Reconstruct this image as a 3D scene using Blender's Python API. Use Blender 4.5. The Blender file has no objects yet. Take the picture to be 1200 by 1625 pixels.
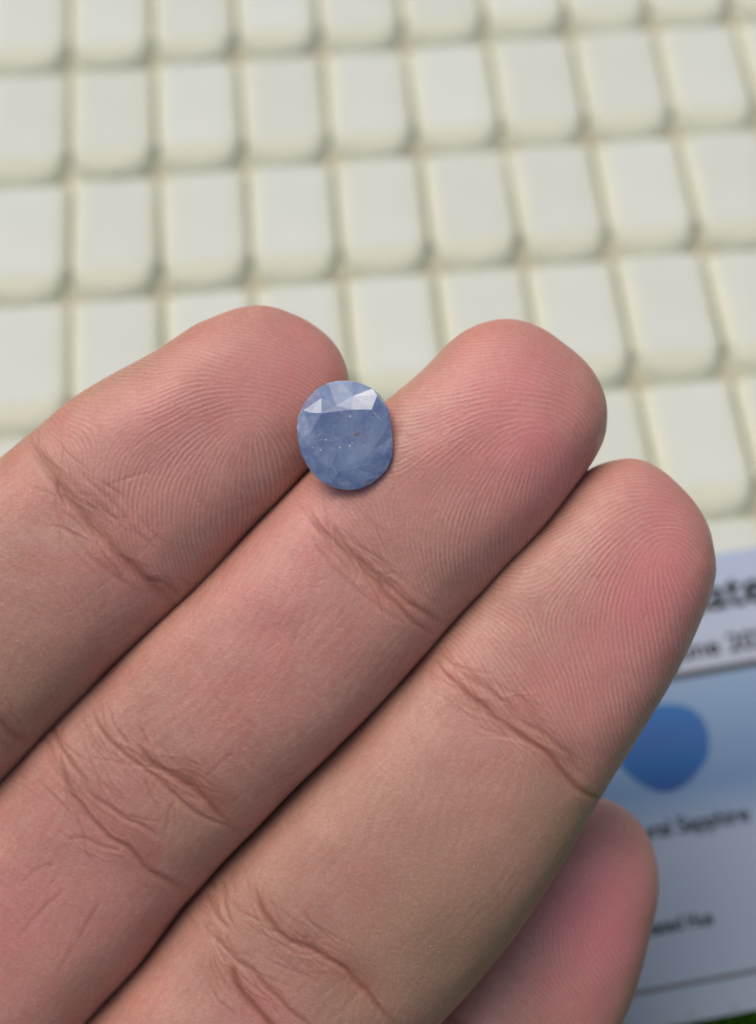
import bpy, math, random
import numpy as np
from mathutils import Matrix, Vector

random.seed(7)
rng = np.random.default_rng(11)
scene = bpy.context.scene
MM = 0.001

# ------------------------------------------------------------------ camera
F = 2400.0                       # focal length in photo pixels (1200 wide)
PITCH = 13.0                     # width of one tray cushion, mm
RC = np.array([[0.99590908, -0.09012048, -0.00658872],
               [0.08384217, 0.89440963, 0.43931983],
               [-0.0336987, -0.43807502, 0.89830656]])
TC = np.array([-3.65775789, 5.22622341, -17.87133463]) * PITCH
ROWP = 1.63121224 * PITCH
CAMLOC = -RC.T @ TC


def to_world(pc):                # camera frame (mm) -> world (mm)
    return (np.asarray(pc) - TC) @ RC


def cam_pt(px, py, d):
    return np.stack([(px - 600.0) / F * d, -(py - 812.5) / F * d, -d + 0 * px], -1)


def on_plane(px, py, z=0.0):     # where a line of sight meets a level z
    d = RC.T @ np.array([(px - 600) / F, -(py - 812.5) / F, -1.0])
    k = (z - CAMLOC[2]) / d[2]
    return CAMLOC + k * d


cam_data = bpy.data.cameras.new("camera")
cam = bpy.data.objects.new("camera", cam_data)
scene.collection.objects.link(cam)
M4 = Matrix.Identity(4)
for r in range(3):
    for c in range(3):
        M4[r][c] = RC.T[r][c]
    M4[r][3] = CAMLOC[r] * MM
cam.matrix_world = M4
cam_data.sensor_fit = 'HORIZONTAL'
cam_data.sensor_width = 36
cam_data.lens = 36 * F / 1200
cam_data.clip_start = 0.005
cam_data.clip_end = 50
cam_data.dof.use_dof = True
cam_data.dof.focus_distance = 0.1300
cam_data.dof.aperture_fstop = 72e-3 / 0.0035
scene.camera = cam

# ------------------------------------------------------------------ sky, sun, exposure
SUN_EL, SUN_AZ = math.radians(62), math.radians(-35)     # azimuth from +Y, clockwise
world = bpy.data.worlds.new("World")
scene.world = world
world.use_nodes = True
wn = world.node_tree
bg = wn.nodes["Background"]
sky = wn.nodes.new("ShaderNodeTexSky")
sky.sky_type = 'NISHITA'
sky.sun_disc = False
sky.sun_elevation = SUN_EL
sky.sun_rotation = SUN_AZ
sky.air_density = 0.7
sky.dust_density = 7.0
sky.ozone_density = 0.6
wn.links.new(sky.outputs[0], bg.inputs[0])
bg.inputs[1].default_value = 0.15
sd = bpy.data.lights.new("sun", 'SUN')
sun = bpy.data.objects.new("sun", sd)
scene.collection.objects.link(sun)
sd.energy = 1.05
sd.angle = math.radians(46)
sd.color = (1.0, 0.95, 0.83)
sv = Vector((math.sin(SUN_AZ) * math.cos(SUN_EL), math.cos(SUN_AZ) * math.cos(SUN_EL), math.sin(SUN_EL)))
sun.rotation_euler = sv.to_track_quat('Z', 'Y').to_euler()
sun.location = (0, 0.1, 0.6)
scene.view_settings.view_transform = 'Standard'
scene.view_settings.look = 'None'
scene.view_settings.gamma = 1
scene.view_settings.exposure = -0.40


# ------------------------------------------------------------------ helpers
def tag(o, label=None, cat=None, group=None, kind=None):
    for k, v in (("label", label), ("category", cat), ("group", group), ("kind", kind)):
        if v:
            o[k] = v
    return o


def link(o, parent=None):
    scene.collection.objects.link(o)
    if parent is not None:
        o.parent = parent
    return o


def mesh_np(name, verts_mm, quads, mat, parent=None, tris=None, smooth=True):
    me = bpy.data.meshes.new(name)
    v = np.asarray(verts_mm, np.float64) * MM
    q = np.asarray(quads, np.int32).reshape(-1, 4) if quads is not None else np.zeros((0, 4), np.int32)
    t = np.asarray(tris, np.int32).reshape(-1, 3) if tris is not None else np.zeros((0, 3), np.int32)
    me.vertices.add(len(v))
    me.vertices.foreach_set("co", v.astype(np.float32).ravel())
    me.loops.add(q.size + t.size)
    me.loops.foreach_set("vertex_index", np.concatenate([q.ravel(), t.ravel()]).astype(np.int32))
    me.polygons.add(len(q) + len(t))
    st = np.concatenate([np.arange(len(q)) * 4, q.size + np.arange(len(t)) * 3]).astype(np.int32)
    me.polygons.foreach_set("loop_start", st)
    me.polygons.foreach_set("use_smooth", np.full(len(st), smooth, bool))
    me.update(calc_edges=True)
    me.validate()
    me.materials.append(mat)
    o = bpy.data.objects.new(name, me)
    link(o, parent)
    return o


class NT:
    def __init__(self, name):
        self.m = bpy.data.materials.new(name)
        self.m.use_nodes = True
        self.t = self.m.node_tree
        self.b = self.t.nodes["Principled BSDF"]

    def n(self, kind, **kw):
        nd = self.t.nodes.new(kind)
        for k, v in kw.items():
            if k.startswith("i_"):
                nd.inputs[k[2:].replace("_", " ")].default_value = v
            else:
                setattr(nd, k, v)
        return nd

    def l(self, a, b):
        self.t.links.new(a, b)

    def mix(self, fac, a, b, blend='MIX'):
        nd = self.t.nodes.new("ShaderNodeMix")
        nd.data_type = 'RGBA'
        nd.blend_type = blend
        for sock, v in ((nd.inputs[0], fac), (nd.inputs[6], a), (nd.inputs[7], b)):
            if hasattr(v, "is_output"):
                self.l(v, sock)
            elif isinstance(v, (int, float)):
                sock.default_value = v
            else:
                sock.default_value = (*v, 1)
        return nd.outputs[2]

    def math(self, op, a, b=0.0, clamp=False):
        nd = self.t.nodes.new("ShaderNodeMath")
        nd.operation = op
        nd.use_clamp = clamp
        for sock, v in ((nd.inputs[0], a), (nd.inputs[1], b)):
            if hasattr(v, "is_output"):
                self.l(v, sock)
            else:
                sock.default_value = v
        return nd.outputs[0]

    def noise(self, scale, detail=3, rough=0.55, co=None, dist=0.0):
        nd = self.n("ShaderNodeTexNoise")
        nd.inputs["Scale"].default_value = scale
        nd.inputs["Detail"].default_value = detail
        nd.inputs["Roughness"].default_value = rough
        nd.inputs["Distortion"].default_value = dist
        if co is None:
            co = self.obj()
        self.l(co, nd.inputs["Vector"])
        return nd.outputs["Fac"]

    def obj(self):
        if not hasattr(self, "_tc"):
            self._tc = self.n("ShaderNodeTexCoord")
        return self._tc.outputs["Object"]

    def ramp(self, fac, stops):
        nd = self.n("ShaderNodeValToRGB")
        els = nd.color_ramp.elements
        while len(els) < len(stops):
            els.new(0.5)
        for e, (p, c) in zip(els, stops):
            e.position = p
            e.color = (*c, 1) if not isinstance(c, (int, float)) else (c, c, c, 1)
        self.l(fac, nd.inputs[0])
        return nd.outputs[0]

    def bump(self, h, strength, dist):
        nd = self.n("ShaderNodeBump")
        nd.inputs["Strength"].default_value = strength
        nd.inputs["Distance"].default_value = dist
        self.l(h, nd.inputs["Height"])
        self.l(nd.outputs[0], self.b.inputs["Normal"])


def srgb(r, g, b):
    f = lambda c: (c / 255 / 12.92) if c / 255 <= 0.04045 else ((c / 255 + 0.055) / 1.055) ** 2.4
    return (f(r), f(g), f(b))


# ------------------------------------------------------------------ materials
def make_skin():
    s = NT("skin")
    at = s.n("ShaderNodeAttribute", attribute_name="tint")
    sep = s.n("ShaderNodeSeparateColor")
    s.l(at.outputs["Color"], sep.inputs[0])
    pink, olive, crease, ridge = sep.outputs[0], sep.outputs[1], sep.outputs[2], at.outputs["Alpha"]
    mott = s.noise(330, 4, 0.6)
    mott2 = s.noise(1500, 3, 0.6)
    base = s.mix(s.ramp(mott, [(0.35, 0.0), (0.68, 1.0)]), (0.48, 0.230, 0.182), (0.55, 0.292, 0.236))
    base = s.mix(s.math('MULTIPLY', s.ramp(mott2, [(0.40, 0.0), (0.68, 1.0)]), 0.36), base, (0.60, 0.36, 0.28))
    mott3 = s.noise(170, 3, 0.6)
    base = s.mix(s.math('MULTIPLY', s.ramp(mott3, [(0.48, 0.0), (0.66, 1.0)]), 0.45), base, (0.58, 0.225, 0.18))
    pink = s.math('MULTIPLY', pink, s.math('ADD', 0.45, s.math('MULTIPLY', s.noise(420, 4, 0.65), 1.1)), True)
    base = s.mix(pink, base, (0.68, 0.236, 0.244))
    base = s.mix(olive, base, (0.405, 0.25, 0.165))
    grain = s.noise(3800, 3, 0.7)
    base = s.mix(s.math('MULTIPLY', s.ramp(grain, [(0.5, 0.0), (0.8, 1.0)]), 0.40), base, (0.72, 0.47, 0.38))
    base = s.mix(s.math('MULTIPLY', s.ramp(grain, [(0.2, 1.0), (0.46, 0.0)]), 0.30), base, (0.36, 0.15, 0.11))
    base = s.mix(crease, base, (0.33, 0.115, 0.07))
    # dry ridge crests are paler than the furrows, with crest highlight painted in
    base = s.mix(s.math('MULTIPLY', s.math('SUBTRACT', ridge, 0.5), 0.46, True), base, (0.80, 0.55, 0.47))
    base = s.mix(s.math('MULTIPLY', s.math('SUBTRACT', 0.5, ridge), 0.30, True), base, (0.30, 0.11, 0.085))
    # pores and tiny flecks
    vo = s.n("ShaderNodeTexVoronoi", feature='F1')
    vo.inputs["Scale"].default_value = 700
    s.l(s.obj(), vo.inputs["Vector"])
    fl = s.math('MULTIPLY', s.math('LESS_THAN', vo.outputs["Distance"], 0.05),
                s.math('GREATER_THAN', s.noise(900, 1), 0.56))
    base = s.mix(s.math('MULTIPLY', fl, 0.5), base, (0.82, 0.66, 0.58))
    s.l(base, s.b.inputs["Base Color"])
    s.b.inputs["Subsurface Weight"].default_value = 0.55
    s.b.inputs["Subsurface Radius"].default_value = (1.5, 0.40, 0.22)
    s.b.inputs["Subsurface Scale"].default_value = 0.0013
    s.b.inputs["Roughness"].default_value = 0.5
    rr = s.ramp(s.noise(1200, 3), [(0.3, 0.34), (0.7, 0.58)])
    s.l(rr, s.b.inputs["Roughness"])
    s.b.inputs["Specular IOR Level"].default_value = 0.6
    # fine skin grain below the modelled ridges
    g1 = s.noise(4200, 4, 0.65)
    s.bump(g1, 0.55, 0.00010)
    return s.m


def make_gem():
    s = NT("cloudy_sapphire")
    c1 = s.noise(330, 5, 0.62, dist=0.6)
    c2 = s.noise(800, 4, 0.65, dist=1.2)
    base = s.mix(s.ramp(c1, [(0.34, 0.0), (0.66, 1.0)]), (0.125, 0.188, 0.378), (0.25, 0.338, 0.515))
    base = s.mix(s.math('MULTIPLY', s.ramp(c2, [(0.48, 0.0), (0.70, 1.0)]), 0.5), base, (0.36, 0.42, 0.54))
    s.l(base, s.b.inputs["Base Color"])
    s.b.inputs["Subsurface Weight"].default_value = 0.85
    s.b.inputs["Subsurface Radius"].default_value = (0.7, 0.85, 1.2)
    s.b.inputs["Subsurface Scale"].default_value = 0.0013
    s.b.inputs["IOR"].default_value = 1.9
    s.b.inputs["Roughness"].default_value = 0.06
    return s.m


def plain(name, col, rough=0.6, spec=0.4, var=None, vscale=200, bump=None):
    s = NT(name)
    if var:
        s.l(s.mix(s.ramp(s.noise(vscale, 4), [(0.3, 0.0), (0.7, 1.0)]), col, var), s.b.inputs["Base Color"])
    else:
        s.b.inputs["Base Color"].default_value = (*col, 1)
    s.b.inputs["Roughness"].default_value = rough
    s.b.inputs["Specular IOR Level"].default_value = spec
    if bump:
        s.bump(s.noise(bump[0], 3), bump[1], bump[2])
    return s.m


M_SKIN = make_skin()
M_GEM = make_gem()
def make_pad_mat():
    """cream cushion with a whiter cloth panel let into its top"""
    s = NT("white_flock")
    sp = s.n("ShaderNodeSeparateXYZ")
    s.l(s.obj(), sp.inputs[0])
    nz = s.math('MULTIPLY', s.math('SUBTRACT', s.noise(220, 3), 0.5), 0.0011)
    ax = s.math('ADD', s.math('ABSOLUTE', sp.outputs[0]), nz)
    yy = s.math('ADD', sp.outputs[1], nz)
    fx = s.ramp(s.math('DIVIDE', ax, 0.01), [(0.42, 1.0), (0.52, 0.0)])
    fy = s.ramp(s.math('DIVIDE', s.math('ADD', yy, ROWP / 2 * MM), 0.02), [(0.21, 0.0), (0.29, 1.0)])
    f = s.math('MULTIPLY', fx, fy)
    cream = s.mix(s.ramp(s.noise(110, 3), [(0.3, 0.0), (0.7, 1.0)]), (0.64, 0.675, 0.545), (0.68, 0.71, 0.585))
    oi = s.n("ShaderNodeObjectInfo")
    white = s.mix(s.ramp(s.noise(70, 4), [(0.3, 0.0), (0.7, 1.0)]), (0.61, 0.665, 0.615), (0.66, 0.715, 0.67))
    white = s.mix(s.math('MULTIPLY', oi.outputs["Random"], 0.5), white, (0.57, 0.60, 0.525))
    s.l(s.mix(f, cream, white), s.b.inputs["Base Color"])
    s.b.inputs["Roughness"].default_value = 0.85
    s.b.inputs["Specular IOR Level"].default_value = 0.2
    s.bump(s.noise(2500, 3), 0.25, 0.0001)
    return s.m


M_PAD = make_pad_mat()
M_TRAY = plain("cream_tray", (0.40, 0.395, 0.30), 0.8, 0.2, (0.47, 0.46, 0.36), 150)
M_INK = plain("black_ink", (0.008, 0.008, 0.01), 0.6, 0.1)
M_GRASS = plain("turf_green", (0.10, 0.34, 0.03), 0.5, 0.35, (0.26, 0.52, 0.05), 300)
M_GROUND = plain("turf_backing", (0.025, 0.06, 0.012), 0.9, 0.1, (0.04, 0.09, 0.02), 60)


# ------------------------------------------------------------------ ground, turf
ZT = -9.0
gs = 3000.0
ground = mesh_np("ground", [(-gs, -gs, ZT), (gs, -gs, ZT), (gs, gs, ZT), (-gs, gs, ZT)], [(0, 1, 2, 3)], M_GROUND, smooth=False)
tag(ground, kind='structure')

corner = on_plane(1200, 1610)
NB = 34000
gx = rng.uniform(corner[0] - 130, corner[0] + 90, NB)
gy = rng.uniform(corner[1] - 80, corner[1] + 24, NB)
gx[:14000] = rng.uniform(corner[0] - 50, corner[0] + 40, 14000)
gy[:14000] = rng.uniform(corner[1] - 26, corner[1] + 8, 14000)
gh = rng.uniform(5.0, 9.0, NB)
e_ = on_plane(1200, 1603, 0.75) - on_plane(1050, 1622, 0.75)
e_ /= np.linalg.norm(e_)
clear = (np.stack([gx, gy], -1) - on_plane(1200, 1603, 0.75)[:2]) @ np.array([e_[1], -e_[0]])
gh = np.where(clear > 0.5, gh + 3.4, gh)
ga = rng.uniform(0, 2 * np.pi, NB)
gb = np.where(clear > 1.0, rng.uniform(0.3, 2.6, NB), rng.uniform(.2, 1.0, NB))
gw = rng.uniform(0.3, 0.6, NB)
lean = rng.uniform(0, 2 * np.pi, NB)
dx, dy = np.cos(ga) * gw, np.sin(ga) * gw
lx, ly = np.cos(lean) * gb, np.sin(lean) * gb
z0 = np.full(NB, ZT - 0.05)
gv = np.stack([np.stack([gx - dx, gy - dy, z0], -1), np.stack([gx + dx, gy + dy, z0], -1),
               np.stack([gx + dx * .8 + lx * .4, gy + dy * .8 + ly * .4, z0 + gh * .6], -1),
               np.stack([gx - dx * .8 + lx * .4, gy - dy * .8 + ly * .4, z0 + gh * .6], -1),
               np.stack([gx + lx, gy + ly, z0 + gh], -1)], 1).reshape(-1, 3)
ib = np.arange(NB)[:, None] * 5
grass = mesh_np("grass", gv, ib + np.array([[0, 1, 2, 3]]), M_GRASS, tris=ib + np.array([[3, 2, 4]]))
tag(grass, "short bright green artificial grass beyond the lower edge of the card", "grass", kind='stuff')

# ------------------------------------------------------------------ display tray with cushions
C0, C1, R0, R1 = -4, 12, -3, 6         # cushion columns and rows
tray = bpy.data.objects.new("display_tray", None)
tx, ty = (C0 + C1 + 1) / 2 * PITCH, -(R0 + R1) / 2 * ROWP
tray.location = (tx * MM, ty * MM, -7.5 * MM)
link(tray)
tag(tray, "cream display tray filled with rows of white cushions behind the hand", "tray")


def box(name, x0, x1, y0, y1, za, zb, mat, parent, org, bev=0.5):
    import bmesh
    bm = bmesh.new()
    bmesh.ops.create_cube(bm, size=1)
    for v in bm.verts:
        v.co = Vector(((x0 + x1) / 2 + v.co.x * (x1 - x0) - org[0], (y0 + y1) / 2 + v.co.y * (y1 - y0) - org[1],
                       (za + zb) / 2 + v.co.z * (zb - za) - org[2])) * MM
    bmesh.ops.bevel(bm, geom=bm.edges[:], offset=bev * MM, segments=3, profile=0.6, affect='EDGES')
    me = bpy.data.meshes.new(name)
    bm.to_mesh(me)
    bm.free()
    me.materials.append(mat)
    o = bpy.data.objects.new(name, me)
    link(o, parent)
    return o


torg = (tx, ty, -7.5)
xa, xb = C0 * PITCH - 5, (C1 + 1) * PITCH + 5
ya, yb = -R1 * ROWP - 3, -(R0 - 1) * ROWP + 3
box("base", xa, xb, ya, yb, -7.5, -2.35, M_TRAY, tray, torg, 0.8)
for nm in range(4):
    e = 2.2
    if nm == 0:
        box("rim", xa - e, xa - 0.01, ya - e, yb + e, -7.5, 0.8, M_TRAY, tray, torg)
    elif nm == 1:
        box("rim", xb + 0.01, xb + e, ya - e, yb + e, -7.5, 0.8, M_TRAY, tray, torg)
    elif nm == 2:
        box("rim", xa, xb, yb + 0.01, yb + e, -7.5, 0.8, M_TRAY, tray, torg)
    else:
        box("rim", xa, xb, ya - e, ya - 0.01, -7.5, -1.2, M_TRAY, tray, torg)


def pad_mesh(seed):
    """one cushion: low at the back, a gentle roll at the front, softly rounded sides"""
    r2 = np.random.default_rng(seed)
    W, L = PITCH - 0.3, ROWP - 0.02
    xs = np.concatenate([np.linspace(0, 2.8, 9), np.linspace(2.8, W - 2.8, 5)[1:-1], np.linspace(W - 2.8, W, 9)])
    ys = np.concatenate([np.linspace(0, 0.4, 4), np.linspace(0.4, 6.0, 10)[1:], np.linspace(6.0, L - 1.0, 6)[1:-1], np.linspace(L - 1.0, L, 4)])
    X, Y = np.meshgrid(xs, ys)
    pr = lambda d, r: np.sqrt(np.clip(1 - (1 - np.clip(d / r, 0, 1)) ** 2, 0, 1))
    side = np.minimum(X, W - X)
    rc = 4.8
    cx, cy = np.clip(rc - side, 0, None), np.clip(rc - Y, 0, None)
    d_side = np.where((cx > 0) & (cy > 0), np.clip(rc - np.hypot(cx, cy), 0, None), side)
    roll = np.where(Y < 5.6, -0.95 * (1 - np.clip(Y / 5.6, 0, 1)) ** 1.6, 0)
    ramp = -0.75 * np.clip((Y - 5.0) / (L - 5.0), 0, 1) ** 1.2
    top = roll + ramp + 0.14 * np.sin(np.pi * X / W) + r2.normal(0, 0.018, X.shape)
    incorner = (cx > 0) & (cy > 0)
    edge = np.minimum(np.where(incorner, pr(d_side, 1.6), 1), np.minimum(pr(Y, 0.3), pr(L - Y, 0.3)))
    top = top - 1.25 * (1 - pr(side, 2.2))
    flare = np.clip(1 - d_side / 3.0, 0, 1) ** 2 * np.clip(1 - Y / 6.5, 0, 1) * 0.5
    Z = -2.9 + (2.9 + top - flare) * edge
    V = np.stack([X + 0.15 - PITCH / 2, Y + 0.01 - ROWP / 2, Z], -1).reshape(-1, 3)
    ny, nx = X.shape
    ii = np.arange(ny - 1)[:, None] * nx + np.arange(nx - 1)[None]
    q = np.stack([ii, ii + 1, ii + nx + 1, ii + nx], -1).reshape(-1, 4)
    return V, q


protos = []
for k in range(4):
    V, q = pad_mesh(100 + k)
    o = mesh_np("pad", V, q, M_PAD, tray)
    protos.append(o)
first = [True] * 4
for j in range(R0, R1 + 1):
    for i in range(C0, C1 + 1):
        k = random.randrange(4)
        if first[k]:
            o = protos[k]
            first[k] = False
        else:
            o = protos[k].copy()
            link(o, tray)
        o.location = (((i + .5) * PITCH - tx) * MM, ((-j + .5) * ROWP - ty) * MM, (random.uniform(-.15, .15) + 7.5) * MM)
        o.rotation_euler = (random.gauss(0, .016), random.gauss(0, .02), random.gauss(0, .010))

# ------------------------------------------------------------------ certificate card
ZC = 0.75
pTR, pTL = on_plane(1200, 868, ZC), on_plane(1128, 880, ZC)
pB1, pB2 = on_plane(1200, 1603, ZC), on_plane(1050, 1622, ZC)
ex = pTR - pTL
ex /= np.linalg.norm(ex)
ey = np.array([-ex[1], ex[0], 0])
cardH = float((pTR - pB1) @ ey)
CW = cardH * 1.58
# origin of the card frame: its lower edge, with x measured from the seen stretch at the frame's right edge
org = pB1 + ey * 0
XR = 26.0                                   # the card runs on past the frame's right edge


def card_xy(px, py):
    d = on_plane(px, py, ZC) - org
    return float(d @ ex), float(d @ ey)


card = bpy.data.objects.new("certificate_card", None)
Mc = Matrix(((ex[0], ey[0], 0, org[0] * MM), (ex[1], ey[1], 0, org[1] * MM), (0, 0, 1, ZC * MM), (0, 0, 0, 1)))
card.matrix_world = Mc
link(card)
tag(card, "pale blue gemstone certificate card with black print lying on the tray under the hand", "certificate card")


def make_card_mat():
    s = NT("printed_card_shaded")
    sp = s.n("ShaderNodeSeparateXYZ")
    s.l(s.obj(), sp.inputs[0])
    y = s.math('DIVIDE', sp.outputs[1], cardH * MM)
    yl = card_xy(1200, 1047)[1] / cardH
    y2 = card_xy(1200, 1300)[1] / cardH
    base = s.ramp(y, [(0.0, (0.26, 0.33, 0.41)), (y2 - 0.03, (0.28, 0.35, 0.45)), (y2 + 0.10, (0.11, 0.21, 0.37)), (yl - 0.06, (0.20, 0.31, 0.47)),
                      (yl - 0.004, (0.22, 0.33, 0.49)), (yl, (0.40, 0.45, 0.56)), (1.0, (0.38, 0.47, 0.64))])  # blue print bands, with hand shade toward the bottom mixed into the colour
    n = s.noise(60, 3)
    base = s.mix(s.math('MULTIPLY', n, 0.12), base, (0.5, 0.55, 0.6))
    s.l(base, s.b.inputs["Base Color"])
    s.b.inputs["Roughness"].default_value = 0.6
    s.b.inputs["Specular IOR Level"].default_value = 0.12
    return s.m


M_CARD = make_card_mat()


def rounded_slab(name, x0, x1, y0, y1, za, zb, rad, mat, parent):
    pts = []
    for cx, cy, a0 in ((x1 - rad, y0 + rad, -90), (x1 - rad, y1 - rad, 0), (x0 + rad, y1 - rad, 90), (x0 + rad, y0 + rad, 180)):
        for k in range(9):
            a = math.radians(a0 + k * 90 / 8)
            pts.append((cx + rad * math.cos(a), cy + rad * math.sin(a)))
    n = len(pts)
    me = bpy.data.meshes.new(name)
    v = [(x * MM, y * MM, zb * MM) for x, y in pts] + [(x * MM, y * MM, za * MM) for x, y in pts]
    f = [tuple(range(n)), tuple(range(2 * n - 1, n - 1, -1))] + [(i + n, (i + 1) % n + n, (i + 1) % n, i) for i in range(n)]
    me.from_pydata(v, [], f)
    me.materials.append(mat)
    o = bpy.data.objects.new(name, me)
    link(o, parent)
    return o


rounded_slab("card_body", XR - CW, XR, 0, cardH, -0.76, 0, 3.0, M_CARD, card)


def strip(name, x0, y0, x1, y1, w, mat, z=0.03):
    d = np.array([x1 - x0, y1 - y0])
    nrm = np.array([-d[1], d[0]]) / np.linalg.norm(d) * w / 2
    a, b = np.array([x0, y0]), np.array([x1, y1])
    c = [a - nrm, b - nrm, b + nrm, a + nrm]
    return mesh_np(name, [(p[0], p[1], z) for p in c], [(0, 1, 2, 3)], mat, card, smooth=False)


ylA = card_xy(1200, 1052)[1]
strip("printed_rule", XR - CW + 4, ylA, XR - 3, ylA, 0.95, plain("rule_ink", (0.03, 0.035, 0.04), 0.5))
ylB = card_xy(1200, 1541)[1]
strip("printed_rule", XR - CW + 4, ylB, XR - 3, ylB, 0.55, plain("rule_ink_grey", (0.10, 0.11, 0.13), 0.5))


def text(body, px, py, size, align='LEFT', offset=0.02, sx=1.0, ref=None):
    x, y = card_xy(px, py)
    cu = bpy.data.curves.new("printed_text", 'FONT')
    cu.body = body
    cu.size = size * MM
    cu.align_x = align
    cu.offset = offset * size * MM
    cu.fill_mode = 'FRONT'
    tmp = bpy.data.objects.new("printed_text", cu)
    link(tmp)
    dg = bpy.context.evaluated_depsgraph_get()
    me = bpy.data.meshes.new_from_object(tmp.evaluated_get(dg))
    bpy.data.objects.remove(tmp)
    me.name = "printed_text"
    me.materials.clear()
    me.materials.append(M_INK)
    o = bpy.data.objects.new("printed_text", me)
    link(o, card)
    o.location = (x * MM, y * MM, 0.05 * MM)
    o.scale = (sx, 1, 1)
    return o


text("Certificate", 1222, 952, 6.5, 'RIGHT', 0.0205)
text("June 2023", 1246, 1020, 3.4, 'RIGHT', 0.0205, 1.06)
text("Natural Sapphire", 1191, 1302, 2.7, 'RIGHT', 0.019, 0.93)
text("Heated Hue", 1134, 1466, 2.4, 'RIGHT', 0.019, 0.76)


def make_blob_mat():
    s = NT("printed_sapphire")
    sp = s.n("ShaderNodeSeparateXYZ")
    s.l(s.obj(), sp.inputs[0])
    t = s.math('ADD', s.math('DIVIDE', sp.outputs[1], 11.5 * MM), 0.5)
    base = s.ramp(t, [(0.0, (0.02, 0.06, 0.23)), (0.3, (0.022, 0.11, 0.30)), (0.6, (0.045, 0.125, 0.35)), (1.0, (0.04, 0.17, 0.42))])
    s.l(s.mix(s.math('MULTIPLY', s.noise(500, 3), 0.25), base, (0.06, 0.10, 0.26)), s.b.inputs["Base Color"])
    s.b.inputs["Roughness"].default_value = 0.6
    s.b.inputs["Specular IOR Level"].default_value = 0.1
    return s.m


bl = [(1000, 1130), (1040, 1119), (1085, 1120), (1112, 1137), (1124, 1165), (1124, 1195), (1114, 1217), (1094, 1240), (1069, 1255), (1043, 1256),
      (1012, 1241), (988, 1219), (975, 1195), (972, 1165), (980, 1145)]
bxy = np.array([card_xy(*p) for p in bl])
bc = bxy.mean(0)
# smooth closed outline
N = len(bxy)
tt = np.linspace(0, N, 64, endpoint=False)
i0 = tt.astype(int)
fr = (tt - i0)[:, None]
p0, p1, p2, p3 = (bxy[(i0 + k) % N] for k in (-1, 0, 1, 2))
sm = 0.5 * ((2 * p1) + (p2 - p0) * fr + (2 * p0 - 5 * p1 + 4 * p2 - p3) * fr ** 2 + (3 * p1 - p0 - 3 * p2 + p3) * fr ** 3)
me = bpy.data.meshes.new("printed_picture")
me.from_pydata([((x - bc[0]) * MM, (y - bc[1]) * MM, 0) for x, y in sm], [], [tuple(range(63, -1, -1))])
me.materials.append(make_blob_mat())
blob = bpy.data.objects.new("printed_picture", me)
link(blob, card)
blob.location = (bc[0] * MM, bc[1] * MM, 0.05 * MM)


# ------------------------------------------------------------------ the hand
def spline(pts, n_per=40):
    pts = np.asarray(pts, float)
    P = np.vstack([2 * pts[0] - pts[1], pts, 2 * pts[-1] - pts[-2]])
    out = []
    for i in range(1, len(P) - 2):
        t = np.linspace(0, 1, n_per, endpoint=False)[:, None]
        a, b, c, d = P[i - 1], P[i], P[i + 1], P[i + 2]
        out.append(0.5 * (2 * b + (c - a) * t + (2 * a - 5 * b + 4 * c - d) * t ** 2 + (3 * b - a - 3 * c + d) * t ** 3))
    out.append(pts[-1:])
    return np.vstack(out)


# stations: photo x, photo y, half width (photo px), depth of the bone line (mm), palmar half depth / half width
FINGERS = {
    'thumb': dict(st=[(-1080, 2150, 230, 132, .9), (-1060, 1800, 215, 131, .9), (-980, 1450, 185, 128, .9), (-900, 1200, 170, 127, .9), (-820, 980, 160, 128, .9)], a=1.0, fine=0),
    'index': dict(st=[(-540, 1570, 186, 139, 0.95), (-330, 1330, 178, 140, 0.92), (-119, 1119, 178, 138.6, 0.89), (5, 983, 181, 137.3, 0.92), (95, 892, 184, 136.9, 0.91), (171, 830, 182, 137.2, 0.86), (240, 763, 178, 136.9, 0.9), (313, 707, 163, 137.1, 0.95), (395, 645, 149, 138.2, 0.92), (509, 532, 139, 140.4, 0.85)], a=1.216, fine=1),
    'middle': dict(st=[(-260, 1760, 191, 141, 0.95), (-60, 1570, 184, 141.5, 0.93), (75, 1429, 180, 141.2, 0.92), (183, 1293, 176, 139.3, 0.82), (298, 1176, 172, 137.2, 0.87), (450, 1033, 170, 136.4, 0.9), (548, 926, 170, 136.6, 0.88), (606, 865, 165, 136.9, 0.83), (692, 782, 161, 136.7, 0.92), (773, 705, 155, 137.1, 0.97), (827, 635, 148, 138.1, 0.95), (885, 554, 148, 140.0, 0.88)], a=1.029, fine=1),
    'ring': dict(st=[(80, 1960, 196, 142, 0.93), (260, 1760, 201, 143, 0.92), (404, 1641, 209, 142, 0.89), (486, 1522, 215, 141.2, 0.84), (616, 1392, 213, 139.2, 0.88), (721, 1267, 199, 138.2, 0.9), (816, 1133, 180, 138, 0.83), (920, 1001, 168, 137.8, 0.88), (977, 911, 149, 138.0, 0.97), (1015, 846, 140, 138.8, 0.95), (1076, 790, 141, 140.6, 0.88)], a=0.962, fine=1),
    'little': dict(st=[(420, 2200, 181, 142, 0.95), (566, 2011, 168, 145, 0.93), (710, 1814, 156, 147.5, 0.92), (810, 1644, 145, 148.5, 0.9), (881, 1511, 137, 148.2, 0.92), (913, 1405, 128, 148, 0.97), (952, 1264, 122, 149.2, 0.9)], a=1.281, fine=1),
}
ORDER = ['thumb', 'index', 'middle', 'ring', 'little']
NF, NBK = 264, 56
TH = np.concatenate([np.linspace(0, np.pi, NF + 1), np.linspace(np.pi, 2 * np.pi, NBK + 1)[1:-1]])
NT_ = len(TH)
EXPO = 2.7


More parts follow.
